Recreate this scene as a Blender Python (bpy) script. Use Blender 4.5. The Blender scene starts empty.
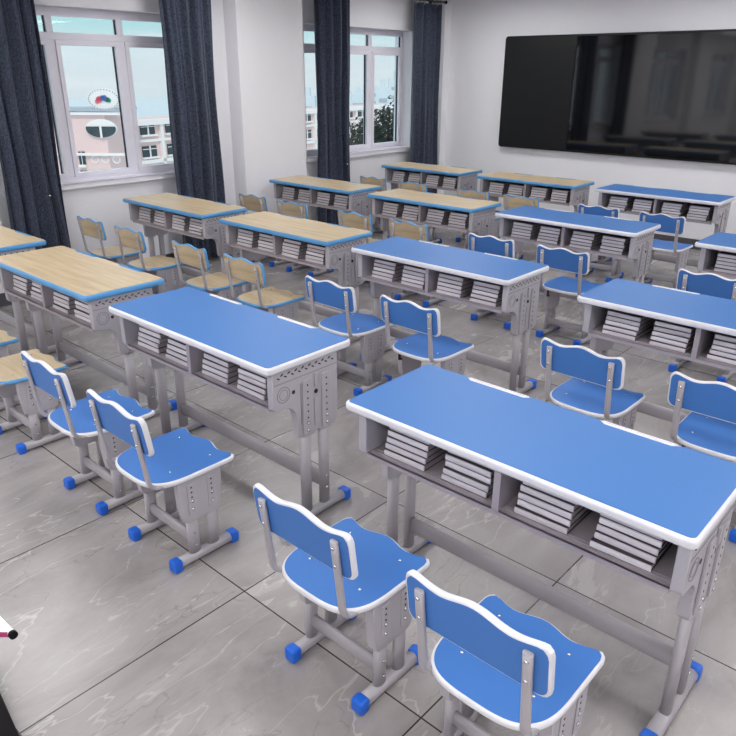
import bpy, bmesh, math, random
from mathutils import Vector, Matrix
random.seed(7)
C = bpy.context.scene.collection
PI = math.pi
H = 0.81                      # height of a desk top above the floor (scene units)

# ------------------------------------------------------------------ materials
def new_mat(name):
    m = bpy.data.materials.new(name); m.use_nodes = True
    nt = m.node_tree; b = nt.nodes['Principled BSDF']
    return m, nt, b

def plain(name, col, rough=0.5, metal=0.0, spec=0.5, noise=0.0, nscale=60, bump=0.0, coat=0.0):
    m, nt, b = new_mat(name)
    b.inputs['Base Color'].default_value = (*col, 1)
    b.inputs['Roughness'].default_value = rough
    b.inputs['Metallic'].default_value = metal
    b.inputs['Specular IOR Level'].default_value = spec
    b.inputs['Coat Weight'].default_value = coat
    tc = nt.nodes.new('ShaderNodeTexCoord')
    n = nt.nodes.new('ShaderNodeTexNoise'); n.inputs['Scale'].default_value = nscale
    n.inputs['Detail'].default_value = 4
    nt.links.new(tc.outputs['Object'], n.inputs['Vector'])
    if noise:
        mix = nt.nodes.new('ShaderNodeMix'); mix.data_type = 'RGBA'
        mix.inputs[6].default_value = (*[c*(1-noise) for c in col], 1)
        mix.inputs[7].default_value = (*[min(1, c*(1+noise)) for c in col], 1)
        nt.links.new(n.outputs['Fac'], mix.inputs[0])
        nt.links.new(mix.outputs[2], b.inputs['Base Color'])
    if bump:
        bp = nt.nodes.new('ShaderNodeBump'); bp.inputs['Strength'].default_value = bump
        bp.inputs['Distance'].default_value = 0.002
        nt.links.new(n.outputs['Fac'], bp.inputs['Height'])
        nt.links.new(bp.outputs['Normal'], b.inputs['Normal'])
    return m

def lin(r, g, b):
    f = lambda c: (c/255/12.92) if c/255 <= .04045 else ((c/255+.055)/1.055)**2.4
    return (f(r), f(g), f(b))

M = {}
M['blue'] = plain('blue_laminate', lin(68, 117, 180), .42, spec=.3, noise=.03, nscale=200)
M['blue_seat'] = plain('blue_seat_board', lin(66, 116, 186), .42, spec=.3, noise=.03, nscale=200)
M['white_trim'] = plain('white_plastic_edge', lin(218, 218, 222), .38, noise=.01)
M['blue_trim'] = plain('sky_blue_plastic_edge', lin(84, 150, 204), .38, noise=.02)
M['grey'] = plain('grey_plastic', lin(172, 168, 174), .42, noise=.03, nscale=90, bump=.05)
M['steel'] = plain('grey_painted_steel', lin(166, 162, 167), .33, spec=.55, noise=.02, nscale=40)
M['shelf'] = plain('grey_sheet_steel', lin(162, 154, 160), .38, noise=.03, nscale=30)
M['dark'] = plain('dark_hole_shade', lin(30, 30, 36), .7, noise=.05)  # dark colour stands in for the shade inside holes; discs sit proud
M['groove_shade'] = plain('moulded_groove_shade', lin(120, 117, 124), .5, noise=.03)  # darker grey paints the shade of moulded lines on raised strips
M['cap'] = plain('blue_rubber_cap', lin(22, 98, 208), .4, noise=.04)
M['screw'] = plain('zinc_screw', lin(215, 215, 218), .25, metal=.9, noise=.03)
M['black_rubber'] = plain('black_rubber', lin(28, 28, 30), .5, noise=.05)
M['book_cover'] = plain('mauve_grey_book_cover', lin(200, 194, 200), .45, noise=.04, nscale=25)
M['book_cover_b'] = plain('silver_grey_book_cover', lin(212, 207, 212), .45, noise=.04, nscale=25)
M['book_gap_shade'] = plain('shade_dark_book_board', lin(70, 60, 68), .6, noise=.06)  # boards coloured dark to paint the shadow lines between books
M['pages'] = plain('paper_page_block', lin(150, 142, 146), .8, noise=.1, nscale=300)
M['wall'] = plain('white_wall_paint', lin(231, 231, 235), .7, noise=.012, nscale=8, bump=.03)
M['ceil'] = plain('white_ceiling_paint', lin(225, 225, 228), .8, noise=.01, nscale=8)
M['skirt'] = plain('dark_grey_baseboard', lin(84, 83, 88), .4, noise=.05, nscale=20)
M['pvc'] = plain('white_window_frame', lin(232, 230, 240), .3, noise=.01)
M['gasket'] = plain('black_window_gasket', lin(30, 30, 35), .6, noise=.02)
M['sill'] = plain('white_stone_sill', lin(235, 234, 240), .25, noise=.02)
M['board_matte'] = plain('matte_black_board', lin(15, 16, 18), .38, spec=.35, noise=.08, nscale=6)
M['board_gloss'] = plain('glossy_black_screen', lin(12, 12, 14), .05, spec=.6, noise=.02, nscale=3)
M['board_gloss'].node_tree.nodes['Principled BSDF'].inputs['IOR'].default_value = 1.62
M['board_frame'] = plain('black_aluminium', lin(12, 13, 15), .3, metal=.3, noise=.05)
M['rod'] = plain('dark_rod_metal', lin(35, 36, 45), .3, metal=.6, noise=.05)
M['lect_white'] = plain('white_paper_gloss', lin(240, 243, 243), .3, noise=.01)
M['magenta'] = plain('magenta_cover', lin(160, 45, 100), .5, noise=.05)
M['lect_black'] = plain('black_lacquer', lin(14, 10, 13), .6, spec=.15, noise=.05)
M['pink'] = plain('pale_pink_render', lin(238, 206, 202), .8, noise=.03, nscale=.4)
M['pinkw'] = plain('white_render_band', lin(246, 240, 238), .8, noise=.02, nscale=.4)
M['roofgrey'] = plain('pale_grey_roofing', lin(176, 182, 192), .8, noise=.05, nscale=.5)
M['far_glass'] = plain('dark_far_glazing', lin(52, 66, 72), .3, noise=.25, nscale=2)
M['bark'] = plain('dark_bark', lin(50, 42, 36), .8, noise=.3)
M['leaf'] = plain('dark_green_leaf', lin(46, 56, 48), .6, noise=.5, nscale=1.5)
M['leaf2'] = plain('brown_green_leaf', lin(74, 70, 62), .6, noise=.5, nscale=1.5)
M['tower'] = plain('haze_tinted_concrete', lin(214, 222, 226), .9, noise=.08, nscale=.2)  # distance haze put into the wall colour
M['land'] = plain('haze_tinted_land', lin(212, 222, 226), .9, noise=.08, nscale=.05)  # pale haze put into the colour of the far ground

def wood_mat():
    m, nt, b = new_mat('pale_maple_laminate')
    tc = nt.nodes.new('ShaderNodeTexCoord'); mp = nt.nodes.new('ShaderNodeMapping')
    mp.inputs['Scale'].default_value = (1.6, 16, 10)
    nt.links.new(tc.outputs['Object'], mp.inputs['Vector'])
    n = nt.nodes.new('ShaderNodeTexNoise'); n.inputs['Scale'].default_value = 1.6
    n.inputs['Detail'].default_value = 7; n.inputs['Roughness'].default_value = .62
    n.inputs['Distortion'].default_value = .5
    nt.links.new(mp.outputs[0], n.inputs['Vector'])
    r = nt.nodes.new('ShaderNodeValToRGB')
    r.color_ramp.elements[0].position = .3; r.color_ramp.elements[0].color = (*lin(180, 158, 124), 1)
    r.color_ramp.elements[1].position = .7; r.color_ramp.elements[1].color = (*lin(208, 190, 158), 1)
    nt.links.new(n.outputs['Fac'], r.inputs[0]); nt.links.new(r.outputs[0], b.inputs['Base Color'])
    b.inputs['Roughness'].default_value = .36; b.inputs['Specular IOR Level'].default_value = .4
    return m
M['wood'] = wood_mat()

def floor_mat():
    m, nt, b = new_mat('grey_marble_tiles')
    N = nt.nodes.new; L = nt.links.new
    tc = N('ShaderNodeTexCoord')
    mp = N('ShaderNodeMapping'); mp.inputs['Location'].default_value = (1.843+.875*20, -1.335+.875*20, 0)
    L(tc.outputs['Object'], mp.inputs['Vector'])
    br = N('ShaderNodeTexBrick'); br.offset = 0; br.squash = 1
    br.inputs['Scale'].default_value = 1
    br.inputs['Brick Width'].default_value = .875; br.inputs['Row Height'].default_value = .875
    br.inputs['Mortar Size'].default_value = .0028; br.inputs['Mortar Smooth'].default_value = 0
    br.inputs['Color1'].default_value = (0, 0, 0, 1); br.inputs['Color2'].default_value = (1, 1, 1, 1)
    br.inputs['Bias'].default_value = 0
    L(mp.outputs[0], br.inputs['Vector'])
    # every tile gets its own offset of the marble figure
    sc = N('ShaderNodeVectorMath'); sc.operation = 'MULTIPLY'; sc.inputs[1].default_value = (7, 11, 3)
    L(br.outputs['Color'], sc.inputs[0])
    ad = N('ShaderNodeVectorMath'); ad.operation = 'ADD'
    L(tc.outputs['Object'], ad.inputs[0]); L(sc.outputs[0], ad.inputs[1])
    rot = N('ShaderNodeMapping'); rot.inputs['Rotation'].default_value = (0, 0, math.radians(20))
    rot.inputs['Scale'].default_value = (1.0, .5, 1)
    L(ad.outputs[0], rot.inputs['Vector'])
    n1 = N('ShaderNodeTexNoise'); n1.inputs['Scale'].default_value = 3.2; n1.inputs['Detail'].default_value = 9
    n1.inputs['Roughness'].default_value = .62; n1.inputs['Distortion'].default_value = .6
    L(rot.outputs[0], n1.inputs['Vector'])
    r1 = N('ShaderNodeValToRGB')
    r1.color_ramp.elements[0].position = .32; r1.color_ramp.elements[0].color = (*lin(138, 133, 133), 1)
    r1.color_ramp.elements[1].position = .68; r1.color_ramp.elements[1].color = (*lin(170, 165, 164), 1)
    L(n1.outputs['Fac'], r1.inputs[0])
    def veins(rotz, scale, width, seed, sy):
        mm = N('ShaderNodeMapping'); mm.inputs['Rotation'].default_value = (0, 0, rotz)
        mm.inputs['Location'].default_value = (seed, seed*2.3, 0); mm.inputs['Scale'].default_value = (1, sy, 1)
        L(ad.outputs[0], mm.inputs['Vector'])
        v = N('ShaderNodeTexNoise'); v.inputs['Scale'].default_value = scale; v.inputs['Detail'].default_value = 4
        v.inputs['Roughness'].default_value = .5; v.inputs['Distortion'].default_value = .25
        L(mm.outputs[0], v.inputs['Vector'])
        s = N('ShaderNodeMath'); s.operation = 'SUBTRACT'; s.inputs[1].default_value = .5; L(v.outputs['Fac'], s.inputs[0])
        a = N('ShaderNodeMath'); a.operation = 'ABSOLUTE'; L(s.outputs[0], a.inputs[0])
        rr = N('ShaderNodeMapRange'); rr.inputs['From Min'].default_value = 0; rr.inputs['From Max'].default_value = width
        rr.inputs['To Min'].default_value = 1; rr.inputs['To Max'].default_value = 0
        L(a.outputs[0], rr.inputs['Value'])
        # break the veins up
        k = N('ShaderNodeTexNoise'); k.inputs['Scale'].default_value = 1.7; k.inputs['Detail'].default_value = 2
        L(mm.outputs[0], k.inputs['Vector'])
        kr = N('ShaderNodeMapRange'); kr.inputs['From Min'].default_value = .48; kr.inputs['From Max'].default_value = .62
        L(k.outputs['Fac'], kr.inputs['Value'])
        mu = N('ShaderNodeMath'); mu.operation = 'MULTIPLY'; L(rr.outputs[0], mu.inputs[0]); L(kr.outputs[0], mu.inputs[1])
        return mu.outputs[0]
    def blend(base, fac, col, k):
        s = N('ShaderNodeMath'); s.operation = 'MULTIPLY'; s.inputs[1].default_value = k; L(fac, s.inputs[0])
        x = N('ShaderNodeMix'); x.data_type = 'RGBA'; L(s.outputs[0], x.inputs[0]); L(base, x.inputs[6])
        x.inputs[7].default_value = (*col, 1); return x.outputs[2]
    c = r1.outputs[0]
    c = blend(c, veins(.25, 4.2, .0075, 3.1, .30), lin(222, 216, 212), .34)
    c = blend(c, veins(.75, 5.2, .006, 9.7, .22), lin(215, 210, 206), .36)
    c = blend(c, veins(-.55, 3.6, .005, 17.7, .30), lin(218, 213, 209), .36)
    c = blend(c, veins(.1, 5.0, .006, 5.3, .4), lin(110, 100, 97), .4)
    x = N('ShaderNodeMix'); x.data_type = 'RGBA'; L(br.outputs['Fac'], x.inputs[0]); L(c, x.inputs[6])
    x.inputs[7].default_value = (*lin(52, 47, 47), 1)
    L(x.outputs[2], b.inputs['Base Color'])
    rr = N('ShaderNodeMapRange'); rr.inputs['To Min'].default_value = .20; rr.inputs['To Max'].default_value = .32
    L(n1.outputs['Fac'], rr.inputs['Value']); L(rr.outputs[0], b.inputs['Roughness'])
    return m
M['floor'] = floor_mat()

def curtain_mat():
    m, nt, b = new_mat('navy_woven_curtain')
    N = nt.nodes.new; L = nt.links.new
    tc = N('ShaderNodeTexCoord')
    mp = N('ShaderNodeMapping'); mp.inputs['Scale'].default_value = (60, 60, 26); L(tc.outputs['Object'], mp.inputs['Vector'])
    n = N('ShaderNodeTexNoise'); n.inputs['Scale'].default_value = 2.2; n.inputs['Detail'].default_value = 5
    L(mp.outputs[0], n.inputs['Vector'])
    r = N('ShaderNodeValToRGB')
    r.color_ramp.elements[0].position = .38; r.color_ramp.elements[0].color = (*lin(28, 34, 48), 1)
    r.color_ramp.elements[1].position = .64; r.color_ramp.elements[1].color = (*lin(66, 76, 98), 1)
    L(n.outputs['Fac'], r.inputs[0]); L(r.outputs[0], b.inputs['Base Color'])
    b.inputs['Roughness'].default_value = .85
    b.inputs['Sheen Weight'].default_value = .15
    bp = N('ShaderNodeBump'); bp.inputs['Strength'].default_value = .3; bp.inputs['Distance'].default_value = .003
    L(n.outputs['Fac'], bp.inputs['Height']); L(bp.outputs[0], b.inputs['Normal'])
    return m
M['curtain'] = curtain_mat()

def glass_mat():
    m = bpy.data.materials.new('clear_window_glass'); m.use_nodes = True
    nt = m.node_tree; nt.nodes.clear()
    o = nt.nodes.new('ShaderNodeOutputMaterial'); mx = nt.nodes.new('ShaderNodeMixShader')
    t = nt.nodes.new('ShaderNodeBsdfTransparent'); g = nt.nodes.new('ShaderNodeBsdfGlossy')
    t.inputs[0].default_value = (.96, .985, .985, 1); g.inputs['Roughness'].default_value = .02
    lw = nt.nodes.new('ShaderNodeLayerWeight'); pw = nt.nodes.new('ShaderNodeMath'); pw.operation = 'POWER'; pw.inputs[1].default_value = 5
    nt.links.new(lw.outputs['Facing'], pw.inputs[0]); lw.inputs[0].default_value = .5
    f = nt.nodes.new('ShaderNodeMath'); f.operation = 'MULTIPLY_ADD'; f.inputs[1].default_value = .35; f.inputs[2].default_value = .02
    nt.links.new(pw.outputs[0], f.inputs[0])
    nt.links.new(f.outputs[0], mx.inputs[0]); nt.links.new(t.outputs[0], mx.inputs[1]); nt.links.new(g.outputs[0], mx.inputs[2])
    nt.links.new(mx.outputs[0], o.inputs[0])
    return m
M['glass'] = glass_mat()

def emit_mat(name, col, s):
    m = bpy.data.materials.new(name); m.use_nodes = True
    nt = m.node_tree; nt.nodes.clear()
    o = nt.nodes.new('ShaderNodeOutputMaterial'); e = nt.nodes.new('ShaderNodeEmission')
    e.inputs[0].default_value = (*col, 1); e.inputs[1].default_value = s
    nt.links.new(e.outputs[0], o.inputs[0]); return m
M['fill_lamp'] = emit_mat('fill_panel_glow', (1, .985, .975), 10.4)

# ------------------------------------------------------------------ mesh helpers
def bm_box(bm, x0, x1, y0, y1, z0, z1, mi=0, bevel=0.0):
    vs = [bm.verts.new((x, y, z)) for z in (z0, z1) for y in (y0, y1) for x in (x0, x1)]
    fs = [bm.faces.new([vs[i] for i in q]) for q in
          ((0, 2, 3, 1), (4, 5, 7, 6), (0, 1, 5, 4), (2, 6, 7, 3), (0, 4, 6, 2), (1, 3, 7, 5))]
    for f in fs: f.material_index = mi
    if bevel:
        es = list({e for f in fs for e in f.edges})
        r = bmesh.ops.bevel(bm, geom=es, offset=bevel, segments=2, affect='EDGES', profile=.5)
        for f in r['faces']: f.material_index = mi
    return fs

def prism(bm, pts, axis, a, b, mi=0, bevel=0.0, seg=2):
    """polygon pts (u,v) extruded along axis from a to b; axis x: (y,z), y: (x,z), z: (x,y)"""
    def P(u, v, w):
        return {'x': (w, u, v), 'y': (u, w, v), 'z': (u, v, w)}[axis]
    A = [bm.verts.new(P(u, v, a)) for u, v in pts]; B = [bm.verts.new(P(u, v, b)) for u, v in pts]
    n = len(pts)
    fa = bm.faces.new(A); fb = bm.faces.new(B)
    fs = [fa, fb] + [bm.faces.new((A[i], A[(i+1) % n], B[(i+1) % n], B[i])) for i in range(n)]
    for f in fs: f.material_index = mi
    bmesh.ops.recalc_face_normals(bm, faces=fs)
    if bevel:
        es = list(fa.edges)+list(fb.edges)
        r = bmesh.ops.bevel(bm, geom=es, offset=bevel, segments=seg, affect='EDGES', profile=.5)
        for f in r['faces']: f.material_index = mi; f.smooth = True
    return fs

def tube(bm, path, ra, rb, mi=0, seg=12, side=(1, 0, 0), power=2.6, caps=True):
    """rounded-rectangle tube; ra = half width along side, rb = half width across"""
    side = Vector(side); rings = []
    n = len(path); path = [Vector(p) for p in path]
    for i, p in enumerate(path):
        t = (path[min(i+1, n-1)]-path[max(i-1, 0)]).normalized()
        u = (side - t*side.dot(t)).normalized(); v = t.cross(u)
        ring = []
        for k in range(seg):
            a = 2*PI*(k+.5)/seg; c, s = math.cos(a), math.sin(a)
            cc = math.copysign(abs(c)**(2/power), c); ss = math.copysign(abs(s)**(2/power), s)
            ring.append(bm.verts.new(p+u*ra*cc+v*rb*ss))
        rings.append(ring)
    fs = []
    for r0, r1 in zip(rings, rings[1:]):
        for k in range(seg):
            f = bm.faces.new((r0[k], r0[(k+1) % seg], r1[(k+1) % seg], r1[k])); f.smooth = True; fs.append(f)
    if caps:
        fs.append(bm.faces.new(rings[0])); fs.append(bm.faces.new(rings[-1]))
    for f in fs: f.material_index = mi
    bmesh.ops.recalc_face_normals(bm, faces=fs)

def disc(bm, c, r, axis, depth, mi=0, seg=12, dome=0.0):
    c = Vector(c); ax = Vector(axis).normalized()
    u = ax.orthogonal().normalized(); v = ax.cross(u)
    A = [bm.verts.new(c+u*r*math.cos(2*PI*k/seg)+v*r*math.sin(2*PI*k/seg)) for k in range(seg)]
    B = [bm.verts.new(c+ax*depth+(u*math.cos(2*PI*k/seg)+v*math.sin(2*PI*k/seg))*r*(.7 if dome else 1)) for k in range(seg)]
    fs = [bm.faces.new((A[k], A[(k+1) % seg], B[(k+1) % seg], B[k])) for k in range(seg)]
    if dome:
        top = bm.verts.new(c+ax*(depth+dome))
        fs += [bm.faces.new((B[k], B[(k+1) % seg], top)) for k in range(seg)]
    else: fs.append(bm.faces.new(B))
    fs.append(bm.faces.new(A[::-1]))
    for f in fs: f.material_index = mi; f.smooth = bool(dome)
    bmesh.ops.recalc_face_normals(bm, faces=fs)

def ring(bm, c, R, r, axis, mi=0, seg=24):
    c = Vector(c); ax = Vector(axis).normalized(); u = ax.orthogonal().normalized(); v = ax.cross(u)
    rows = []
    for k in range(seg):
        d = u*math.cos(2*PI*k/seg)+v*math.sin(2*PI*k/seg)
        rows.append([bm.verts.new(c+d*(R+r*math.cos(a))+ax*r*math.sin(a)) for a in (0, PI/2, PI, 3*PI/2)])
    for k in range(seg):
        for j in range(4):
            f = bm.faces.new((rows[k][j], rows[(k+1) % seg][j], rows[(k+1) % seg][(j+1) % 4], rows[k][(j+1) % 4]))
            f.material_index = mi; f.smooth = True

def obj(name, bm, mats, parent=None, loc=None, recalc=False):
    if recalc: bmesh.ops.recalc_face_normals(bm, faces=bm.faces[:])
    me = bpy.data.meshes.new(name); bm.to_mesh(me); bm.free()
    if not isinstance(mats, (list, tuple)): mats = [mats]
    for m in mats: me.materials.append(m)
    o = bpy.data.objects.new(name, me); C.objects.link(o)
    if parent: o.parent = parent
    if loc: o.location = loc
    return o

def empty(name, loc=(0, 0, 0), rz=0):
    o = bpy.data.objects.new(name, None); C.objects.link(o)
    o.location = loc; o.rotation_euler = (0, 0, rz); o.empty_display_size = .1
    return o

def tag(o, label=None, cat=None, group=None, kind=None):
    if label: o['label'] = label
    if cat: o['category'] = cat
    if group: o['group'] = group
    if kind: o['kind'] = kind
    return o

def box_obj(name, mat, parent, *a, **k):
    bm = bmesh.new(); bm_box(bm, *a, **k); return obj(name, bm, mat, parent)

def struct(name, bm, mat, parent=None):
    o = obj(name, bm, mat, parent)
    if not parent: o['kind'] = 'structure'
    return o

def copy_tree(o, parent=None):
    c = o.copy(); C.objects.link(c); c.parent = parent
    for ch in list(o.children): copy_tree(ch, c)
    return c

def rounded(x0, x1, y0, y1, r, n=5):
    pts = []
    for cx, cy, a0 in ((x1-r, y0+r, -90), (x1-r, y1-r, 0), (x0+r, y1-r, 90), (x0+r, y0+r, 180)):
        for k in range(n+1):
            a = math.radians(a0+90*k/n); pts.append((cx+r*math.cos(a), cy+r*math.sin(a)))
    return pts

# ------------------------------------------------------------------ camera
FPX = 709.62
yaw, pitch, roll = 0.732282, 0.394039, 0.005278
cyw, syw = math.cos(yaw), math.sin(yaw)
F = Vector((-syw*math.cos(pitch), cyw*math.cos(pitch), -math.sin(pitch)))
R0 = Vector((cyw, syw, 0)); U0 = R0.cross(F)
R = math.cos(roll)*R0+math.sin(roll)*U0; U = -math.sin(roll)*R0+math.cos(roll)*U0
EYE = Vector((0, 0, 1.0631+H))
cam = bpy.data.cameras.new('camera'); co = bpy.data.objects.new('camera', cam); C.objects.link(co)
cam.sensor_width = 36; cam.sensor_fit = 'HORIZONTAL'; cam.lens = FPX/736*36; cam.clip_start = .05; cam.clip_end = 2000
co.matrix_world = Matrix(((R.x, U.x, -F.x, EYE.x), (R.y, U.y, -F.y, EYE.y), (R.z, U.z, -F.z, EYE.z), (0, 0, 0, 1)))
bpy.context.scene.camera = co
def proj(p):
    d = Vector(p)-EYE; z = d.dot(F)
    if z <= .05: return None
    return (368+FPX*d.dot(R)/z, 368-FPX*d.dot(U)/z)
FH = Vector((-syw, cyw, 0))
def at(u, v, D):
    """point seen at pixel (u, v) on the upright plane D units ahead"""
    d = F+R*(u-368)/FPX-U*(v-368)/FPX
    return EYE+d*(D/d.dot(FH))

# ------------------------------------------------------------------ room shell
XW, XP, YF, YB, XR, ZC = -6.45, -6.25, 8.60, -4.9, 2.6, 2.80
bm = bmesh.new(); bm_box(bm, XW-.35, XR+.2, YB-.2, YF+.2, -.12, 0)
struct('floor', bm, M['floor'])
bm = bmesh.new(); bm_box(bm, XW-.35, XR+.2, YB-.2, YF+.2, ZC, ZC+.15)
struct('ceiling', bm, M['ceil'])
ZS, ZT = .915, 2.385                  # window opening
wins = [(6.06, 8.02), (2.53, 4.545), (-.97, 1.0), (-4.45, -2.5)]
bm = bmesh.new()
bm_box(bm, XW-.3, XW, YB, YF, 0, ZS); bm_box(bm, XW-.3, XW, YB, YF, ZT, ZC)
ys = [YB]+[v for w in sorted(wins) for v in w]+[YF]
for i in range(0, len(ys), 2): bm_box(bm, XW-.3, XW, ys[i], ys[i+1], ZS, ZT)
for k in range(4):                    # pilasters between the windows
    y0 = 4.96-3.5*k+0.0
    if y0 > YB: bm_box(bm, XW, XP, y0, y0+.90, 0, ZC)
bm_box(bm, XW, XP-.02, 8.47, YF, 0, ZC)
struct('wall_left', bm, M['wall'])
bm = bmesh.new(); bm_box(bm, XW-.3, XR+.2, YF, YF+.2, 0, ZC); struct('wall_front', bm, M['wall'])
bm = bmesh.new(); bm_box(bm, XW-.3, XR+.2, YB-.2, YB, 0, ZC); struct('wall_back', bm, M['wall'])
bm = bmesh.new(); bm_box(bm, XR, XR+.2, YB, YF, 0, ZC); struct('wall_right', bm, M['wall'])
bm = bmesh.new()
pil = [(4.96-3.5*k, 4.96-3.5*k+.90) for k in range(3)]
segs = []; y = YB
for a, b in sorted(pil): segs.append((XW, y, a)); segs.append((XP, a, b)); y = b
segs.append((XW, y, 8.47))
for X, a, b in segs: bm_box(bm, X, X+.014, a, b, 0, .115)
for a, b in pil:
    bm_box(bm, XW, XP+.014, a-.014, a, 0, .115); bm_box(bm, XW, XP+.014, b, b+.014, 0, .115)
struct('baseboard_left', bm, M['skirt'])
bm = bmesh.new(); bm_box(bm, XP, XR, YF-.014, YF, 0, .115); struct('baseboard_front', bm, M['skirt'])

def make_window(idx, ya, yb):
    w = empty('window_%d' % idx, (XW-.19, ya, ZS)); w['kind'] = 'structure'
    W, Hh = yb-ya, ZT-ZS; n = 3; p = (W)/n
    fb = bmesh.new(); t = .04; d0, d1 = -.04, .03
    bm_box(fb, d0, d1, 0, W, 0, t, bevel=.004); bm_box(fb, d0, d1, 0, W, Hh-.068, Hh, bevel=.004)
    bm_box(fb, d0, d1, 0, t, t, Hh-t, bevel=.004); bm_box(fb, d0, d1, W-t, W, t, Hh-t, bevel=.004)
    zt = Hh-.222
    bm_box(fb, d0, d1, t, W-t, zt-.035, zt+.025, bevel=.004)
    for k in range(1, n):
        bm_box(fb, d0, d1, k*p-.03, k*p+.03, t, zt-.035, bevel=.004); bm_box(fb, d0, d1, k*p-.03, k*p+.03, zt+.025, Hh-.068, bevel=.004)
    obj('window_frame', fb, M['pvc'], w)
    for k in range(n):
        a = k*p+(t if k == 0 else .03); b = (k+1)*p-(t if k == n-1 else .03)
        s = bmesh.new(); q = .042; z0, z1 = t, zt-.035
        for (A, B, Z0, Z1) in ((a, b, z0, z0+q), (a, b, z1-q, z1), (a, a+q, z0+q, z1-q), (b-q, b, z0+q, z1-q)):
            bm_box(s, -.025, .040, A, B, Z0, Z1, bevel=.004)
        g = .006
        for (A, B, Z0, Z1) in ((b-q-g, b-q, z0+q, z1-q),):
            bm_box(s, -.012, .012, A, B, Z0, Z1, mi=1)
        so = obj('sash', s, [M['pvc'], M['gasket']], w)
        box_obj('glass_pane', M['glass'], so, .0, .006, a+q, b-q, z0+q, z1-q)
        s = bmesh.new(); bm_box(s, -.012, .012, b-.006, b, zt+.025, Hh-t); obj('gasket', s, M['gasket'], w)
        box_obj('glass_pane', M['glass'], w, .0, .006, a, b, zt+.025, Hh-t)
    bm = bmesh.new(); bm_box(bm, .036, .235, -.0, W, -.0, .012, bevel=.003)
    bm_box(bm, .19, .235, -.03, W+.03, -.035, .012, bevel=.006)
    obj('window_sill', bm, M['sill'], w)
    return w
for i, (a, b) in enumerate(wins): make_window(i+1, a, b)

# ------------------------------------------------------------------ curtains
def make_curtain(yc, w, seed, label, button=None):
    rnd = random.Random(seed)
    t = empty('curtain', (XP-.01, yc, 0)); tag(t, label, 'curtain', 'dark navy window curtains')
    z0, z1 = .03, 2.70; n = 150; m = 34; bm = bmesh.new(); rows = []
    folds = rnd.choice([4.2, 4.8, 5.3]); ph = rnd.random()*6; ph2 = rnd.random()*6
    for j in range(m+1):
        v = j/m; z = z0+(z1-z0)*v; row = []
        sq = 1-.05*math.sin(PI*v)+.02*math.sin(3*v+ph)
        for i in range(n+1):
            u = i/n; s = u-.5
            yy = s*w*sq + .008*math.sin(9*v+ph+u*5)
            warp = u+.018*math.sin(4*v+ph2+u*7)+.02*math.sin(u*11+ph)
            a = .042*(.85+.15*math.sin(u*9+ph2))
            xx = a*math.sin(2*PI*folds*warp+ph)+.012*math.sin(2*PI*folds*2.3*warp+v*2.5)
            xx *= (.8+.2*(1-v))
            row.append(bm.verts.new((xx, yy, z)))
        rows.append(row)
    for j in range(m):
        for i in range(n):
            f = bm.faces.new((rows[j][i], rows[j][i+1], rows[j+1][i+1], rows[j+1][i])); f.smooth = True
    o = obj('drape', bm, M['curtain'], t)
    sm = o.modifiers.new('thickness', 'SOLIDIFY'); sm.thickness = .004
    bm = bmesh.new()
    for k in range(7):
        yy = (-.46+.92*k/6)*w*.98
        bm_box(bm, -.006, .006, yy-.007, yy+.007, z1-.02, z1+.02, bevel=.002)
        ring(bm, (0, yy, z1+.035), .02, .003, (0, 1, 0), seg=14)
    obj('hook_rings', bm, M['screw'], t)
    if button:
        bm = bmesh.new(); disc(bm, (.045, button[0], button[1]), .012, (1, 0, 0), .008, dome=.006)
        obj('tieback_stud', bm, M['screw'], t)
    return t
make_curtain(2.69, .53, 1, 'dark navy curtain at the left frame edge, left of the pink building view', (.10, .88))
make_curtain(4.36, .59, 2, 'dark navy curtain right of the left window, just left of the white pilaster')
make_curtain(6.35, .60, 3, 'dark navy curtain hanging across the left half of the far window', (.16, .84))
make_curtain(8.09, .58, 4, 'dark navy curtain in the room corner beside the front wall')
for (a, b, lab) in ((5.90, 8.46, 'dark curtain rod above the far window, ending near the room corner'),
                    (2.40, 4.92, 'dark curtain rod above the left window, nearest the camera')):
    t = empty('curtain_rod', (XP-.01, a, 2.735)); tag(t, lab, 'curtain rod')
    bm = bmesh.new(); tube(bm, [(0, 0, 0), (0, b-a, 0)], .012, .012, power=2); obj('rod', bm, M['rod'], t)
    for yy in (0, b-a):
        bm = bmesh.new(); bmesh.ops.create_uvsphere(bm, u_segments=12, v_segments=8, radius=.022)
        obj('finial', bm, M['rod'], t, (0, yy, 0))
        s = .08 if yy == 0 else -.1
        bm = bmesh.new(); bm_box(bm, XW-(XP-.01), .008, -.008, .008, -.008, .008); bm_box(bm, XW-(XP-.01), XW-(XP-.01)+.01, -.02, .02, -.03, .03)
        obj('bracket', bm, M['rod'], t, (0, yy+s, 0))

# ------------------------------------------------------------------ board on the front wall
b = empty('blackboard', (-5.35, YF, .975)); tag(b, 'wide black board with a glossy screen mounted on the front wall', 'blackboard')
bw, bh, bd = 4.35, 1.335, .07
bm = bmesh.new(); prism(bm, rounded(0, bw, 0, bh, .035), 'y', -bd, -.002, bevel=.006)
obj('board_frame', bm, M['board_frame'], b)
box_obj('writing_panel', M['board_matte'], b, .022, .985, -bd-.006, -bd+.002, .022, bh-.022, bevel=.002)
box_obj('screen', M['board_gloss'], b, 1.0, 3.35, -bd-.008, -bd+.002, .022, bh-.022, bevel=.002)
box_obj('writing_panel', M['board_matte'], b, 3.365, bw-.022, -bd-.006, -bd+.002, .022, bh-.022, bevel=.002)

# ------------------------------------------------------------------ screws (shared shape)
def screw_at(parent, p, axis, r=.0065):
    bm = bmesh.new(); disc(bm, (0, 0, 0), r, axis, .004, dome=.002, seg=10)
    return obj('screw', bm, M['screw'], parent, p)

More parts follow.
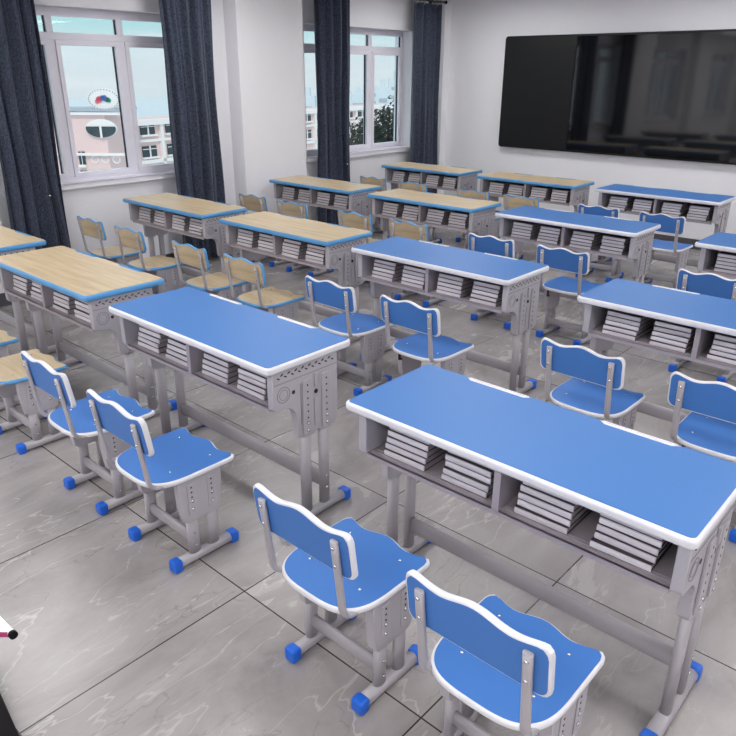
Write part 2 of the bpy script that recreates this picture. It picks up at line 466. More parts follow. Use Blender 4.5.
# ------------------------------------------------------------------ desk  (origin: floor point under the front-left corner of the top)
DW, DD = 1.2, .475
def make_desk(top, trim):
    t = empty('student_desk')
    bm = bmesh.new(); prism(bm, rounded(-.010, DW, -.006, DD, .024), 'z', H-.034, H-.001, bevel=.011, seg=3)
    obj('edge_trim', bm, trim, t)
    i = .010; pts = rounded(0, DW-i, i-.006, DD-i*.8, .018)
    # pen rests: two shallow notches along the far edge
    out = []; yt = DD-i*.8
    for k, p in enumerate(pts):
        out.append(p)
        q = pts[(k+1) % len(pts)]
        if abs(p[1]-yt) < 1e-6 and abs(q[1]-yt) < 1e-6 and p[0] > 1 and q[0] < .2:
            for a, c in ((1.0, .715), (.475, .185)):
                out += [(a, yt), (a-.012, yt-.006), (a-.032, yt-.022), (c+.032, yt-.022), (c+.012, yt-.006), (c, yt)]
    bm = bmesh.new(); prism(bm, out, 'z', H-.010, H+.0008)
    obj('tabletop', bm, top, t)
    for a, c in ((1.0, .715), (.475, .185)):
        bm = bmesh.new(); bm_box(bm, c+.02, a-.02, yt-.006, yt-.001, H-.004, H+.0028, bevel=.001)
        obj('pen_rest', bm, trim, t)
    # steel book tray with back and lips
    bm = bmesh.new(); x0, x1 = .066, 1.148; zb = .612
    bm_box(bm, x0, x1, .034, .345, zb, zb+.004)
    bm_box(bm, x0, x1, .034, .040, zb-.014, zb+.004)
    bm_box(bm, x0, x1, .060, .063, zb+.004, zb+.0065); bm_box(bm, x0, x1, .075, .077, zb+.004, zb+.006)
    obj('book_tray', bm, M['shelf'], t)
    box_obj('back_panel', M['shelf'], t, x0, x1, .341, .345, zb+.004, H-.034)
    bm = bmesh.new(); bm_box(bm, .598, .614, .034, .340, zb+.004, H-.034); bm_box(bm, .594, .618, .032, .037, zb+.004, H-.034)
    obj('divider', bm, M['shelf'], t)
    for s in (0, 1):
        xa = .031 if s == 0 else 1.148; xb = xa+.036
        xo = xa if s == 0 else xb; sg = -1 if s == 0 else 1
        yc = .22
        prof = [(.030, H-.034), (.030, .622)]
        prof += [(.030+.014*(1-math.cos(a)), .622-.014*math.sin(a)) for a in (PI/6, PI/3, PI/2)]
        prof += [(.085, .604)] + [(.085+.068*math.sin(a), .604-.068*(1-math.cos(a))) for a in (PI/8, PI/4, 3*PI/8, PI/2)]
        prof += [(.154, .50), (.156, .455), (.163, .443), (.176, .437), (.243, .430), (.260, .445), (.276, .445), (.292, .430),
                 (.375, .437), (.388, .445), (.394, .46), (.394, H-.034)]
        bm = bmesh.new(); prism(bm, prof, 'x', xa, xb, bevel=.003)
        e = .0012
        # ornament band under the top; shade of its cut-outs put into colour
        for k in range(17):
            yy = .060+k*.019; zz = H-.058+(.006 if k % 2 else -.006)
            xs = sorted((xo, xo+sg*e))
            a = .009; c = .0032; tl = .5*(1 if k % 2 else -1)
            pp = [(yy+a*math.cos(q)*math.cos(tl)-c*math.sin(q)*math.sin(tl), zz+a*math.cos(q)*math.sin(tl)+c*math.sin(q)*math.cos(tl))
                  for q in [2*PI*j/8 for j in range(8)]]
            prism(bm, pp, 'x', xs[0], xs[1], mi=1)
        def strip(y0, y1, z0, z1, mi=2, ee=e):
            xs = sorted((xo, xo+sg*ee)); bm_box(bm, xs[0], xs[1], y0, y1, z0, z1, mi=mi)
        strip(.035, .39, H-.090, H-.0875)
        ring(bm, (xo, .085, .668), .034, .0016, (1, 0, 0), mi=2); ring(bm, (xo, .085, .668), .022, .0012, (1, 0, 0), mi=2)
        disc(bm, (xo, .138, .664), .009, (sg, 0, 0), e, mi=1)
        strip(.176, .178, .50, .69); 
        obj_p = obj('side_panel', bm, [M['grey'], M['dark'], M['groove_shade']], t)
        for yy in (.209, .319):
            bm = bmesh.new(); xs = sorted((xo, xo+sg*.009))
            prism(bm, rounded(yy-.026, yy+.026, .445, .70, .012, 3), 'x', xs[0], xs[1], bevel=.002)
            for k in range(6): disc(bm, (xo+sg*.009, yy, .675-k*.030), .0042, (sg, 0, 0), .0008, mi=1, seg=8)
            pl = obj('adjustment_plate', bm, [M['grey'], M['dark']], obj_p)
            for zz in (.50, .465): screw_at(obj_p, (xo+sg*.009, yy, zz), (sg, 0, 0), .008)
        bm = bmesh.new(); xs = sorted((xo, xo+sg*.010))
        bm_box(bm, xs[0], xs[1], .252, .274, .655, .715, bevel=.003)
        bm_box(bm, *sorted((xo, xo+sg*.004)), .252, .276, .47, .60, bevel=.002)
        disc(bm, (xo, .264, .628), .010, (sg, 0, 0), .003, mi=1)
        obj('height_latch', bm, [M['grey'], M['dark']], obj_p)
        xm = (xa+xb)/2
        for yy in (.209, .319):
            bm = bmesh.new(); tube(bm, [(xm, yy, .045), (xm, yy, .47)], .0165, .027, seg=16)
            lg = obj('leg', bm, M['steel'], t)
            if yy > .3:
                for zz in (.19, .13): screw_at(lg, (xm+sg*.0165, yy, zz), (sg, 0, 0), .008)
        bm = bmesh.new(); tube(bm, [(xm, .08, .031), (xm, .455, .031)], .024, .022, seg=16)
        ft = obj('foot', bm, M['steel'], t)
        for a, c in ((.058, .104), (.428, .474)):
            bm = bmesh.new(); bm_box(bm, xm-.027, xm+.027, a, c, 0.0, .056, bevel=.011)
            obj('foot_cap', bm, M['cap'], ft)
    bm = bmesh.new(); tube(bm, [(.066, .319, .158), (1.148, .319, .158)], .016, .035, side=(0, 1, 0), seg=16)
    obj('crossbar', bm, M['steel'], t)
    return t

# ------------------------------------------------------------------ chair (origin: floor, centre of the feet; faces +y)
def wave(x, hw): return .011*math.cos(2*PI*x/(hw*1.02))
def seat_outline(hw, y0, y1, ins=0.0):
    hw -= ins; y1 -= ins; y0 += ins; pts = []
    N = 28; r = .034
    for k in range(N+1):                     # front edge, right to left
        x = (hw-r)*(1-2*k/N); pts.append((x, y1-.008+wave(x, hw)))
    for a in (30, 60, 90): pts.append((-hw+r-r*math.sin(math.radians(a)), y1+.003-r*(1-math.cos(math.radians(a)))))
    b = -y0; n2 = 2/3.3
    for k in range(1, 32):
        a = PI+PI*k/32; cc, ss = math.cos(a), math.sin(a)
        pts.append((math.copysign(abs(cc)**n2, cc)*hw, math.copysign(abs(ss)**n2, ss)*b))
    for a in (90, 60, 30): pts.append((hw-r+r*math.sin(math.radians(a)), y1+.003-r*(1-math.cos(math.radians(a)))))
    return pts
def back_outline(hw, z0, z1, ins=0.0):
    hw -= ins; z0 += ins; z1 -= ins; r = .030; pts = []; N = 28
    for k in range(N+1):
        x = (hw-r)*(1-2*k/N); pts.append((x, z1+wave(x, hw)*.9))
    for a in (30, 60, 90): pts.append((-hw+r-r*math.sin(math.radians(a)), z1+.010-r*(1-math.cos(math.radians(a)))))
    for k in range(5):
        a = PI/2*k/4; pts.append((-hw+r-r*math.cos(a), z0+r-r*math.sin(a)))
    for k in range(5):
        a = PI/2*(1-k/4); pts.append((hw-r+r*math.cos(a), z0+r-r*math.sin(a)))
    for a in (90, 60, 30): pts.append((hw-r+r*math.sin(math.radians(a)), z1+.010-r*(1-math.cos(math.radians(a)))))
    return pts
def make_chair(top, trim):
    t = empty('student_chair'); SZ = .42
    bm = bmesh.new(); prism(bm, seat_outline(.190, -.212, .175, .008), 'z', SZ-.004, SZ+.0008)
    for x in (-.11, .11):
        for y in (-.09, .10): disc(bm, (x, y, SZ+.0008), .006, (0, 0, 1), .0015, mi=1, seg=10, dome=.001)
    st = obj('seat', bm, [top, M['screw']], t)
    bm = bmesh.new(); prism(bm, seat_outline(.190, -.212, .175), 'z', SZ-.022, SZ-.0005, bevel=.008, seg=3)
    obj('seat_trim', bm, trim, st)
    # backrest, leaning back a little
    z0, z1 = .566, .724; th = .022; lean = math.radians(8)
    def leanbm(bm):
        for v in bm.verts:
            dz = v.co.z-z0; v.co.y -= dz*math.tan(lean)
    y0 = -.212
    bm = bmesh.new(); o = back_outline(.205, z0, z1, .007)
    prism(bm, o, 'y', y0-.0008, y0+.004); prism(bm, o, 'y', y0+th-.004, y0+th+.0008); leanbm(bm)
    bk = obj('backrest', bm, top, t)
    bm = bmesh.new(); prism(bm, back_outline(.205, z0, z1), 'y', y0, y0+th, bevel=.007, seg=3); leanbm(bm)
    obj('backrest_trim', bm, trim, bk)
    for x in (-.152, .152):
        path = []; zt = .698
        ytop = y0-.008-(zt-z0)*math.tan(lean)
        path.append((x, ytop, zt)); yl = y0-.008-(.45-z0)*math.tan(lean)*.6
        path += [(x, ytop+(yl-ytop)*k/4, zt+(.455-zt)*k/4) for k in range(1, 5)]
        for k in range(1, 7):
            a = PI/2*k/6; path.append((x, yl+.045*(1-math.cos(a)), .455-.050*math.sin(a)+.0))
        path.append((x*.97, -.06, .388))
        bm = bmesh.new(); tube(bm, path, .0135, .0085, seg=14)
        ps = obj('backrest_post', bm, M['steel'], t)
        for zz in (.676, .612):
            screw_at(ps, (x, y0-.0165-(zz-z0)*math.tan(lean), zz), (0, -1, 0), .007)
    bm = bmesh.new()
    for y in (-.05, .05): bm_box(bm, -.139, .139, y-.015, y+.015, .374, .398, bevel=.003)
    obj('seat_frame', bm, M['steel'], t)
    for s in (-1, 1):
        xm = .158*s
        prof = [(-.10, .397), (-.10, .33), (-.092, .25), (-.086, .215), (-.072, .203), (.072, .203), (.086, .215), (.092, .25), (.10, .33), (.10, .397)]
        bm = bmesh.new(); prism(bm, prof, 'x', xm-.018, xm+.018, bevel=.003)
        xo = xm+.018*s
        for yy in (-.047, .047):
            bm_box(bm, *sorted((xo, xo+s*.004)), yy-.018, yy+.018, .235, .375, bevel=.0015)
            for k in range(4): disc(bm, (xo+s*.004, yy, .36-k*.022), .004, (s, 0, 0), .0008, mi=1, seg=8)
        sp = obj('side_bracket', bm, [M['grey'], M['dark']], t)
        for yy in (-.047, .047):
            for zz in (.30, .262): screw_at(sp, (xo+s*.004, yy, zz), (s, 0, 0), .007)
            bm = bmesh.new(); tube(bm, [(xm, yy, .04), (xm, yy, .22)], .0145, .026, seg=14)
            lg = obj('leg', bm, M['steel'], t)
            if yy < 0:
                for zz in (.145, .085): screw_at(lg, (xm+s*.0145, yy, zz), (s, 0, 0), .006)
        bm = bmesh.new(); tube(bm, [(xm, -.145, .029), (xm, .145, .029)], .022, .020, seg=14)
        ft = obj('foot', bm, M['steel'], t)
        for a, c in ((-.160, -.118), (.122, .164)):
            bm = bmesh.new(); bm_box(bm, xm-.0255, xm+.0255, a, c, 0, .052, bevel=.010)
            obj('foot_cap', bm, M['cap'], ft)
    bm = bmesh.new(); tube(bm, [(-.145, -.047, .115), (.145, -.047, .115)], .013, .027, side=(0, 1, 0), seg=14)
    obj('crossbar', bm, M['steel'], t)
    bm = bmesh.new(); bm_box(bm, -.128, -.112, -.150, -.142, .335, .402, bevel=.002); bm_box(bm, -.128, -.112, -.150, -.125, .333, .341, bevel=.002)
    obj('bag_hook', bm, M['black_rubber'], t)
    return t

# ------------------------------------------------------------------ books (origin: centre of the bottom face; spine towards -y)
BW, BD, BT = .176, .235, .0245
def make_book(cover):
    bm = bmesh.new(); e = .0015
    bm_box(bm, -BW/2, BW/2, -BD/2, BD/2, 0, e, mi=1); bm_box(bm, -BW/2, BW/2, -BD/2, BD/2, BT-e, BT, mi=1)
    # rounded spine
    pr = [(-BD/2+.004, .0014)]+[(-BD/2+.001-.003*math.sin(a), (BT-.005)/2+.0012-.0100*math.cos(a)) for a in [PI*k/6 for k in range(7)]]+[(-BD/2+.004, BT-.0040)]
    prism(bm, pr, 'x', -BW/2, BW/2, mi=0)
    o = obj('book', bm, [cover, M['book_gap_shade']])
    box_obj('pages', M['pages'], o, -BW/2+.003, BW/2-.003, -BD/2+.004, BD/2-.004, e, BT-e)
    return o

# ------------------------------------------------------------------ the class: 4 columns, 4 rows
cols = [-6.035, -4.607, -3.18, -1.563]; rowsY = [1.626, 3.368, 5.105, 6.945]
rowname = ['nearest row', 'second row', 'third row', 'far row']
colname = ['window-side wooden desk', 'inner wooden desk', 'left blue desk', 'right blue desk']
has = [(c, r) for r in range(4) for c in range(4) if not (c == 3 and r == 3)]
desk_w, desk_b = make_desk(M['wood'], M['blue_trim']), make_desk(M['blue'], M['white_trim'])
chair_w, chair_b = make_chair(M['wood'], M['blue_trim']), make_chair(M['blue_seat'], M['white_trim'])
book_a, book_b = make_book(M['book_cover']), make_book(M['book_cover_b'])
used = set()
def place(src, loc, rz=0):
    o = src if src.name not in used else copy_tree(src)
    used.add(src.name); o.location = loc; o.rotation_euler = (0, 0, rz); return o
def seen(x0, x1, y0, y1, z0, z1):
    for i in range(5):
        for j in range(5):
            for k in range(3):
                p = proj((x0+(x1-x0)*i/4, y0+(y1-y0)*j/4, z0+(z1-z0)*k/2))
                if p and -2 < p[0] < 738 and -2 < p[1] < 738: return True
    return False
rb = random.Random(3)
desk_extra = {(0, 0): 'cut off by the left frame edge', (1, 0): 'just left of the nearest blue desks', (2, 0): 'between wood and blue columns',
              (3, 0): 'largest desk, closest to the camera'}
order = ['leftmost', 'centre-left', 'centre-right', 'rightmost']
lev = ['bottom', 'second lowest', 'middle', 'second highest', 'top']
for c, r in has:
    x, y = cols[c], rowsY[r]; blue = c >= 2
    if not seen(x, x+DW, y, y+DD, 0, H): continue
    d = place(desk_b if blue else desk_w, (x, y, 0))
    kind = 'blue school desk with white edging' if blue else 'wooden school desk with blue edging'
    pos = ['column beside the windows', 'second column from windows', 'left blue column', 'right blue column'][c]
    tag(d, '%s, %s, %s' % (kind, rowname[r], pos), 'desk', 'two-seat school desks')
    for s in (0, 1):
        cx, cy = x+.275+.6*s, y-.256
        if not seen(cx-.2, cx+.2, cy-.25, cy+.17, 0, .72): continue
        ch = place(chair_b if blue else chair_w, (cx+rb.uniform(-.006, .006), cy+rb.uniform(-.006, .006), 0), rb.uniform(-.012, .012))
        ck = 'blue chair with white edging' if blue else 'wooden chair with blue edging'
        tag(ch, '%s, %s seat at %s, %s' % (ck, ('left', 'right')[s], colname[c], rowname[r]), 'chair', 'school chairs at the desks')
    for k, bx in enumerate((.118, .368, .650, .900)):
        px, py = x+bx, y+.062
        if not seen(px, px+BW, py, py+.03, .62, .73): continue
        z = .6190
        for n in range(5):
            sx = px+.010+BW/2+.0024*n+rb.uniform(-.003, .003); sy = py+BD/2+.004*n+rb.uniform(-.004, .004)
            bk = place(book_a if (n+k+r) % 3 else book_b, (sx, sy, z), rb.uniform(-.02, .02)); z += BT+.0004
            tag(bk, 'grey book, %s in %s stack in tray of %s, %s' % (lev[n], order[k], colname[c], rowname[r]), 'book', 'grey books stacked in the desk trays')

# ------------------------------------------------------------------ lectern and folder at the lower left edge
def on_z(u, v, z):
    d = F+R*(u-368)/FPX-U*(v-368)/FPX
    return EYE+d*((z-EYE.z)/d.z)
ZB = .93
A = on_z(11, 631.5, ZB); B = on_z(-5, 615, ZB)
rt = R0.copy(); dirv = (B-A); dirv.z = 0; dirv.normalize()
t = empty('folder', (A.x, A.y, ZB-.014)); tag(t, 'white folder with magenta cover and black rounded end, jutting in at left frame edge', 'folder')
def quad_prism(name, mat, pts, z0, z1, parent, bevel=.001):
    bm = bmesh.new(); prism(bm, [(p.x, p.y) for p in pts], 'z', z0, z1, bevel=bevel); return obj(name, bm, mat, parent)
O = Vector((0, 0, 0)); Wd, Ld = .30, .21
quad_prism('cover', M['magenta'], [O-rt*.002, O+dirv*Ld-rt*.002, O+dirv*Ld-rt*Wd, O-rt*Wd], 0, .011, t)
quad_prism('page_block', M['lect_white'], [O-rt*.004+dirv*.002, O+dirv*Ld-rt*.004, O+dirv*Ld-rt*Wd, O-rt*Wd+dirv*.002], .0105, .0145, t)
bm = bmesh.new(); side = rt
tube(bm, [O+rt*.002+Vector((0, 0, .007)), O+rt*.002+dirv*Ld+Vector((0, 0, .007))], .0065, .0068, side=tuple(rt), seg=14, power=2)
obj('spine', bm, M['lect_white'], t)
bm = bmesh.new(); tube(bm, [O+rt*.002+Vector((0, 0, .007))-dirv*.005, O+rt*.002+Vector((0, 0, .007))+dirv*.004], .0078, .0075, side=tuple(rt), seg=14, power=2)
obj('end_cap', bm, M['lect_black'], t)
t = empty('lectern', (-1.42, .17, 0)); tag(t, 'black lectern foot cut off by the lower left corner of the frame', 'lectern')
def poly(name, pts, z0, z1):
    bm = bmesh.new(); prism(bm, [(x+1.42, y-.17) for x, y in pts], 'z', z0, z1, bevel=.004); obj(name, bm, M['lect_black'], t)
poly('top_board', [(-1.65, .46), (-1.02, .19), (-1.16, -.14), (-1.79, .13)], ZB-.044, ZB-.0145)
poly('column', [(-1.55, .32), (-1.31, .21), (-1.38, .03), (-1.62, .14)], .03, ZB-.044)
poly('base_plate', [(-2.15, .499), (-1.20, .366), (-1.25, 0.0), (-2.2, .1)], 0, .03)

# ------------------------------------------------------------------ outside
YV = Vector((0, 0, 1))
def frame_of(u0, v0, D):   # local frame whose x runs along the view's right, y away
    p = at(u0, v0, D); return p
th0 = math.atan2(R0.y, R0.x)
D1 = 46.0
org = at(62, 112, D1)
bld = empty('school_building', (org.x, org.y, -12), th0)
tag(bld, 'pale pink school building with white bands seen through the windows', 'building')
def loc1(u, v, D=D1):      # local x and z of a pixel on the facade plane
    p = at(u, v, D)-Vector((org.x, org.y, -12)); return (p.dot(R0), p.z)
def bbox(name, mat, parent, u0, u1, v0, v1, y0, y1, D=D1, z0=None):
    xa, zt = loc1(u0, v0, D); xb, zb = loc1(u1, v1, D)
    return box_obj(name, mat, parent, xa, xb, y0, y1, zb if z0 is None else z0, zt)
bbox('central_block', M['pink'], bld, 20, 128, 112, 300, 0, 3, z0=0)
for va, vb in ((111.5, 115), (152.5, 155.5), (175, 178)): bbox('white_band', M['pinkw'], bld, 19.5, 128.4, va, vb, -.25, .05)
bbox('roof_slab', M['roofgrey'], bld, 15, 122, 108.5, 111.5, -.3, 3)
# oval window: white lunette over dark glass
bm = bmesh.new(); cx, cz = loc1(102, 131); rx = (loc1(118, 131)[0]-loc1(87, 131)[0])/2; rz = (loc1(102, 119)[1]-loc1(102, 138)[1])/2
cz = (loc1(102, 119)[1]+loc1(102, 138)[1])/2; zmid = loc1(102, 126)[1]
full = [(cx+rx*math.cos(a), cz+rz*math.sin(a)) for a in [2*PI*k/40 for k in range(40)]]
prism(bm, full, 'y', -.12, .05); ow = obj('oval_window', bm, M['pinkw'], bld)
lower = [(x, min(z, zmid)) for x, z in [(cx+(rx*.96)*math.cos(a), cz+rz*.93*math.sin(a)) for a in [PI+PI*k/20-.25+.5*k/20*1 for k in range(21)]]]
bm = bmesh.new(); prism(bm, lower, 'y', -.18, -.10); obj('pane', bm, M['far_glass'], ow)
bm = bmesh.new(); bm_box(bm, cx-.06, cx+.06, -.24, -.15, cz-rz*.95, zmid); obj('mullion', bm, M['pinkw'], ow)
def far_window(u0, u1, v0, v1, lintel=True, D=D1, parent=bld, y=-.05, local=None):
    xa, zt = (local or loc1)(u0, v0); xb, zb = (local or loc1)(u1, v1)
    g = box_obj('window', M['far_glass'], parent, xa, xb, y-.03, y+.1, zb, zt)
    m = bmesh.new(); xm = (xa+xb)/2; w = (xb-xa)*.035
    bm_box(m, xm-w, xm+w, y-.08, y, zb, zt); zz = zt-(zt-zb)*.28; bm_box(m, xa, xb, y-.08, y, zz-w, zz+w)
    bm_box(m, xa-w*2, xb+w*2, y-.2, y, zb-.15, zb); obj('window_bars', m, M['pinkw'], g)
    return g
far_window(78.5, 86.5, 151+0.5, 164.5); far_window(81, 89, 170.5, 184)
for u in (95, 105.5, 116.5):
    bm = bmesh.new(); x, z = loc1(u, 159.5); ring(bm, (x, -.02, z), .22, .05, (0, 1, 0), seg=16); obj('round_moulding', bm, M['pinkw'], bld)
# emblem sign on the roof: white oval, flower marks
sg_ = empty('roof_sign', (org.x, org.y, -12), th0); tag(sg_, 'white oval roof sign with red, blue and green flower emblem', 'sign')
cx, cz = loc1(103, 99.5); a_, b_ = .93*1.02, .62*1.02
a_ = (loc1(119.5, 99)[0]-loc1(86.5, 99)[0])/2; b_ = (loc1(103, 88)[1]-loc1(103, 110)[1])/2
bm = bmesh.new(); prism(bm, [(cx+a_*math.cos(2*PI*k/48), cz+b_*math.sin(2*PI*k/48)) for k in range(48)], 'y', .1, .3); obj('sign_plate', bm, M['pinkw'], sg_)
ems = {'red_petal': ((230, 110, 120), [(-.34, .02), (-.22, -.10), (-.40, -.20), (-.26, .10)]),
       'blue_petal': ((90, 120, 200), [(-.06, .18), (.08, .20), (-.12, .08), (.06, .04)]),
       'green_petal': ((60, 140, 120), [(.24, .02), (.32, -.08), (.20, -.04)])}
for nme, (colr, pl) in ems.items():
    mt = plain(nme+'_paint', lin(*colr), .6, noise=.05)
    bm = bmesh.new()
    for dx, dz in pl: disc(bm, (cx+dx*a_, .1, cz+dz*b_), .13*a_, (0, -1, 0), .05, seg=12)
    obj(nme, bm, mt, sg_)
mt = plain('sign_dots', lin(150, 150, 150), .6, noise=.05); bm = bmesh.new()
for k in range(30):
    a = 2*PI*k/30; disc(bm, (cx+a_*.9*math.cos(a), .1, cz+b_*.9*math.sin(a)), .035*a_, (0, -1, 0), .04, seg=8)
obj('lettering_dots', bm, mt, sg_)
bm = bmesh.new(); bm_box(bm, cx-.3, cx-.2, .15, .25, loc1(103, 111)[1]-.2, cz-b_*.8); bm_box(bm, cx+.2, cx+.3, .15, .25, loc1(103, 111)[1]-.2, cz-b_*.8)
obj('sign_post', bm, M['roofgrey'], sg_)
# long wing receding to the right
pa = at(129.5, 121.5, D1*1.0+4); zr = pa.z
d = F+R*(395-368)/FPX-U*(104.5-368)/FPX; pb = EYE+d*((zr-EYE.z)/d.z)
wx = Vector((pb.x-pa.x, pb.y-pa.y, 0)); Lw = wx.length; wx.normalize(); thw = math.atan2(wx.y, wx.x)
wing = empty('school_wing', (pa.x, pa.y, -12), thw); tag(wing, 'long pale pink school wing with dark windows, right of the rounded block', 'building')
wn = Vector((-wx.y, wx.x, 0))
def locw(u, v):
    d = F+R*(u-368)/FPX-U*(v-368)/FPX; tt = (pa-EYE).dot(wn)/d.dot(wn); p = EYE+d*tt-Vector((pa.x, pa.y, -12)); return (p.dot(wx), p.z)
box_obj('wing_wall', M['pink'], wing, 0, Lw, 0, 3, 0, zr+12)
box_obj('parapet', M['pinkw'], wing, -.1, Lw, -.3, .3, zr+12-.30, zr+12.05)
zz1 = locw(150, 140.5)[1]; box_obj('white_band', M['pinkw'], wing, 0, Lw, -.15, .05, zz1-.08, zz1+.1)
zz2 = locw(150, 161)[1]; box_obj('white_band', M['pinkw'], wing, 0, Lw, -.2, .05, zz2-.15, zz2+.1)
xa, zt = locw(139.5, 123); wxa = locw(139.8, 130)[0]; wxb = locw(154, 130)[0]; zA = locw(147, 123.5)[1]; zB = locw(147, 134.5)[1]; zC = locw(147, 146)[1]; zD = locw(147, 157)[1]
pitchw = locw(164+8, 128)[0]-locw(147, 128)[0]; ww = wxb-wxa
k = 0
while wxa+k*pitchw+ww < Lw:
    for za, zb in ((zA, zB), (zC, zD)):
        x0 = wxa+k*pitchw
        g = box_obj('window', M['far_glass'], wing, x0, x0+ww, -.08, .1, zb, za)
        m = bmesh.new(); xm = x0+ww/2; bm_box(m, xm-.045, xm+.045, -.14, -.05, zb, za)
        bm_box(m, x0, x0+ww, -.14, -.05, za-(za-zb)*.31, za-(za-zb)*.25); bm_box(m, x0-.1, x0+ww+.1, -.25, 0, zb-.12, zb)
        obj('window_bars', m, M['pinkw'], g)
    bx = wxa+k*pitchw+ww+(pitchw-ww)*.42
    box_obj('pilaster', M['pinkw'], wing, bx, bx+.28, -.2, .05, 0, zr+12)
    k += 1
# city behind; haze is put into its pale colour
rnd = random.Random(5)
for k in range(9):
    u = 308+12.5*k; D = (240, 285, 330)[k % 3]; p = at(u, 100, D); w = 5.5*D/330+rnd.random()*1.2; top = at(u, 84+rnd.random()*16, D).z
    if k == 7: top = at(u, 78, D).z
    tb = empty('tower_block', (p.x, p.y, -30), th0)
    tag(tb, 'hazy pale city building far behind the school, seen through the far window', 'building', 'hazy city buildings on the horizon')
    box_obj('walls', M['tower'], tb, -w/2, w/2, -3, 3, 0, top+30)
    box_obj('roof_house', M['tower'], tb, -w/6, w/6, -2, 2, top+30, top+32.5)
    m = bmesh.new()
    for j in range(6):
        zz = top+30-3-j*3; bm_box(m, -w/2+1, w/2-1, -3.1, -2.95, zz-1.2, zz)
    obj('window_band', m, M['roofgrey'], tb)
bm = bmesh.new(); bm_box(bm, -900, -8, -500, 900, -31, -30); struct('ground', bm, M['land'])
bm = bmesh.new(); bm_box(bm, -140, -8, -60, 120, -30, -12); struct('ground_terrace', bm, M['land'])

def tree(u, vtop, D, rx, rz, seed, leaf, dens, label):
    rnd = random.Random(seed); p = at(u, vtop, D); zc = p.z-rz
    t = empty('leafy_tree', (p.x, p.y, -12)); tag(t, label, 'tree')
    bm = bmesh.new(); hgt = zc+12
    tube(bm, [(0, 0, 0), (.1, 0, hgt*.5), (0, .1, hgt)], .16, .16, power=2, seg=8)
    for k in range(14):
        a = rnd.random()*2*PI; e = rnd.uniform(.1, 1.2)
        tip = Vector((math.cos(a)*math.cos(e)*rx*.9, math.sin(a)*math.cos(e)*rx*.9, hgt+math.sin(e)*rz*.9))
        s = Vector((0, 0, hgt-rnd.random()*1.2)); tube(bm, [s, (s+tip)/2+Vector((0, 0, .1)), tip], .035, .035, power=2, seg=6, side=(0, 1, .2))
    obj('trunk', bm, M['bark'], t)
    bm = bmesh.new()
    clumps = []
    for k in range(46):
        v = Vector((rnd.gauss(0, 1), rnd.gauss(0, 1), rnd.gauss(0, 1))).normalized()*(rnd.random()**.5)
        clumps.append(Vector((v.x*rx, v.y*rx, hgt+v.z*rz)))
    for k in range(dens):
        c = rnd.choice(clumps); q = c+Vector((rnd.gauss(0, .26), rnd.gauss(0, .26), rnd.gauss(0, .22)))
        n = Vector((rnd.gauss(0, 1), rnd.gauss(0, 1), rnd.gauss(0, 1))).normalized(); a = n.orthogonal().normalized(); b2 = n.cross(a)
        s = rnd.uniform(.05, .11)
        bm.faces.new([bm.verts.new(q+a*s), bm.verts.new(q+b2*s*.5), bm.verts.new(q-a*s), bm.verts.new(q-b2*s*.5)])
    obj('foliage', bm, leaf, t)
tree(393, 107, 30, 1.6, 1.9, 11, M['leaf'], 9000, 'dark evergreen tree outside the far window, in its right pane')
tree(347, 124, 36, 1.1, 1.3, 12, M['leaf2'], 1800, 'sparse brownish tree outside the far window, before the pink wing')

# ------------------------------------------------------------------ light
for X in (-5.1, -2.7, -.3, 1.9):
    for Y in (-4.2, -2.5, -.8, 1.6, 4.4, 7.3):  # added unseen panels; the rear rows lift the shaded chair backs
        t = empty('ceiling_fill_panel', (X, Y, ZC)); tag(t, 'added white fill panel on the ceiling, unseen above the frame', 'fill light', 'added ceiling fill panels')
        bm = bmesh.new()
        for a in (((-.62, .62, -.32, -.30)), ((-.62, .62, .30, .32)), ((-.62, -.60, -.30, .30)), ((.60, .62, -.30, .30))):
            bm_box(bm, *a, -.03, 0)
        obj('frame', bm, M['pvc'], t)
        bm = bmesh.new(); bm_box(bm, -.60, .60, -.30, .30, -.024, -.002); obj('diffuser', bm, M['fill_lamp'], t)
sun = bpy.data.lights.new('sun', 'SUN'); sun.energy = 1.3; sun.angle = .02; sun.color = (1, .96, .92)
so = bpy.data.objects.new('sun', sun); C.objects.link(so)
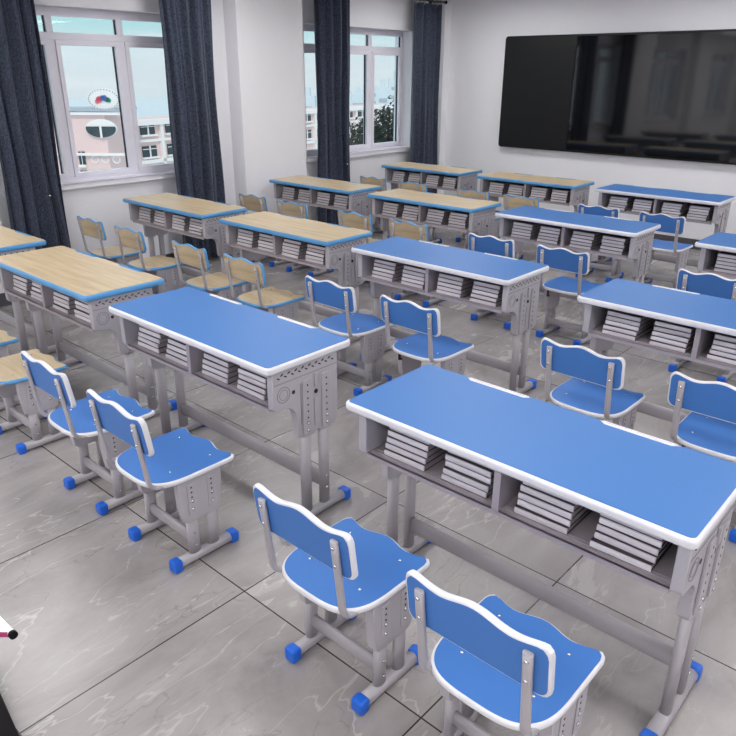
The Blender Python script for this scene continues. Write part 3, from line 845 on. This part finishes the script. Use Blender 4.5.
so.rotation_euler = Vector((-.55, .45, -.7)).to_track_quat('-Z', 'Y').to_euler()

w = bpy.data.worlds.new('sky'); bpy.context.scene.world = w; w.use_nodes = True
nt = w.node_tree; N = nt.nodes.new; L = nt.links.new; nt.nodes.clear()
out = N('ShaderNodeOutputWorld'); bg = N('ShaderNodeBackground'); L(bg.outputs[0], out.inputs[0])
tc = N('ShaderNodeTexCoord'); sp = N('ShaderNodeSeparateXYZ'); L(tc.outputs['Generated'], sp.inputs[0])
mr = N('ShaderNodeMapRange'); mr.inputs['From Min'].default_value = -.1; mr.inputs['From Max'].default_value = .4; L(sp.outputs['Z'], mr.inputs['Value'])
cr = N('ShaderNodeValToRGB'); e = cr.color_ramp.elements
e[0].position = 0; e[0].color = (*lin(214, 226, 232), 1)
e[1].position = 1; e[1].color = (*lin(215, 232, 245), 1)
for p, c_ in ((.2, (218, 229, 235)), (.25, (216, 231, 238)), (.31, (182, 224, 229)), (.45, (185, 222, 232)), (.6, (210, 230, 242))):
    q = e.new(p); q.color = (*lin(*c_), 1)
L(mr.outputs[0], cr.inputs[0])
mp = N('ShaderNodeMapping'); mp.inputs['Scale'].default_value = (5, 5, 34); L(tc.outputs['Generated'], mp.inputs['Vector'])
nz = N('ShaderNodeTexNoise'); nz.inputs['Scale'].default_value = 1.3; nz.inputs['Detail'].default_value = 5; L(mp.outputs[0], nz.inputs['Vector'])
r2 = N('ShaderNodeMapRange'); r2.inputs['From Min'].default_value = .48; r2.inputs['From Max'].default_value = .72; r2.inputs['To Max'].default_value = .6; L(nz.outputs['Fac'], r2.inputs['Value'])
mx = N('ShaderNodeMix'); mx.data_type = 'RGBA'; L(r2.outputs[0], mx.inputs[0]); L(cr.outputs[0], mx.inputs[6]); mx.inputs[7].default_value = (*lin(235, 240, 244), 1)
L(mx.outputs[2], bg.inputs[0]); bg.inputs[1].default_value = 1.05

vs = bpy.context.scene.view_settings
vs.view_transform = 'Standard'; vs.look = 'None'; vs.exposure = 0; vs.gamma = 1; vs.use_curve_mapping = False
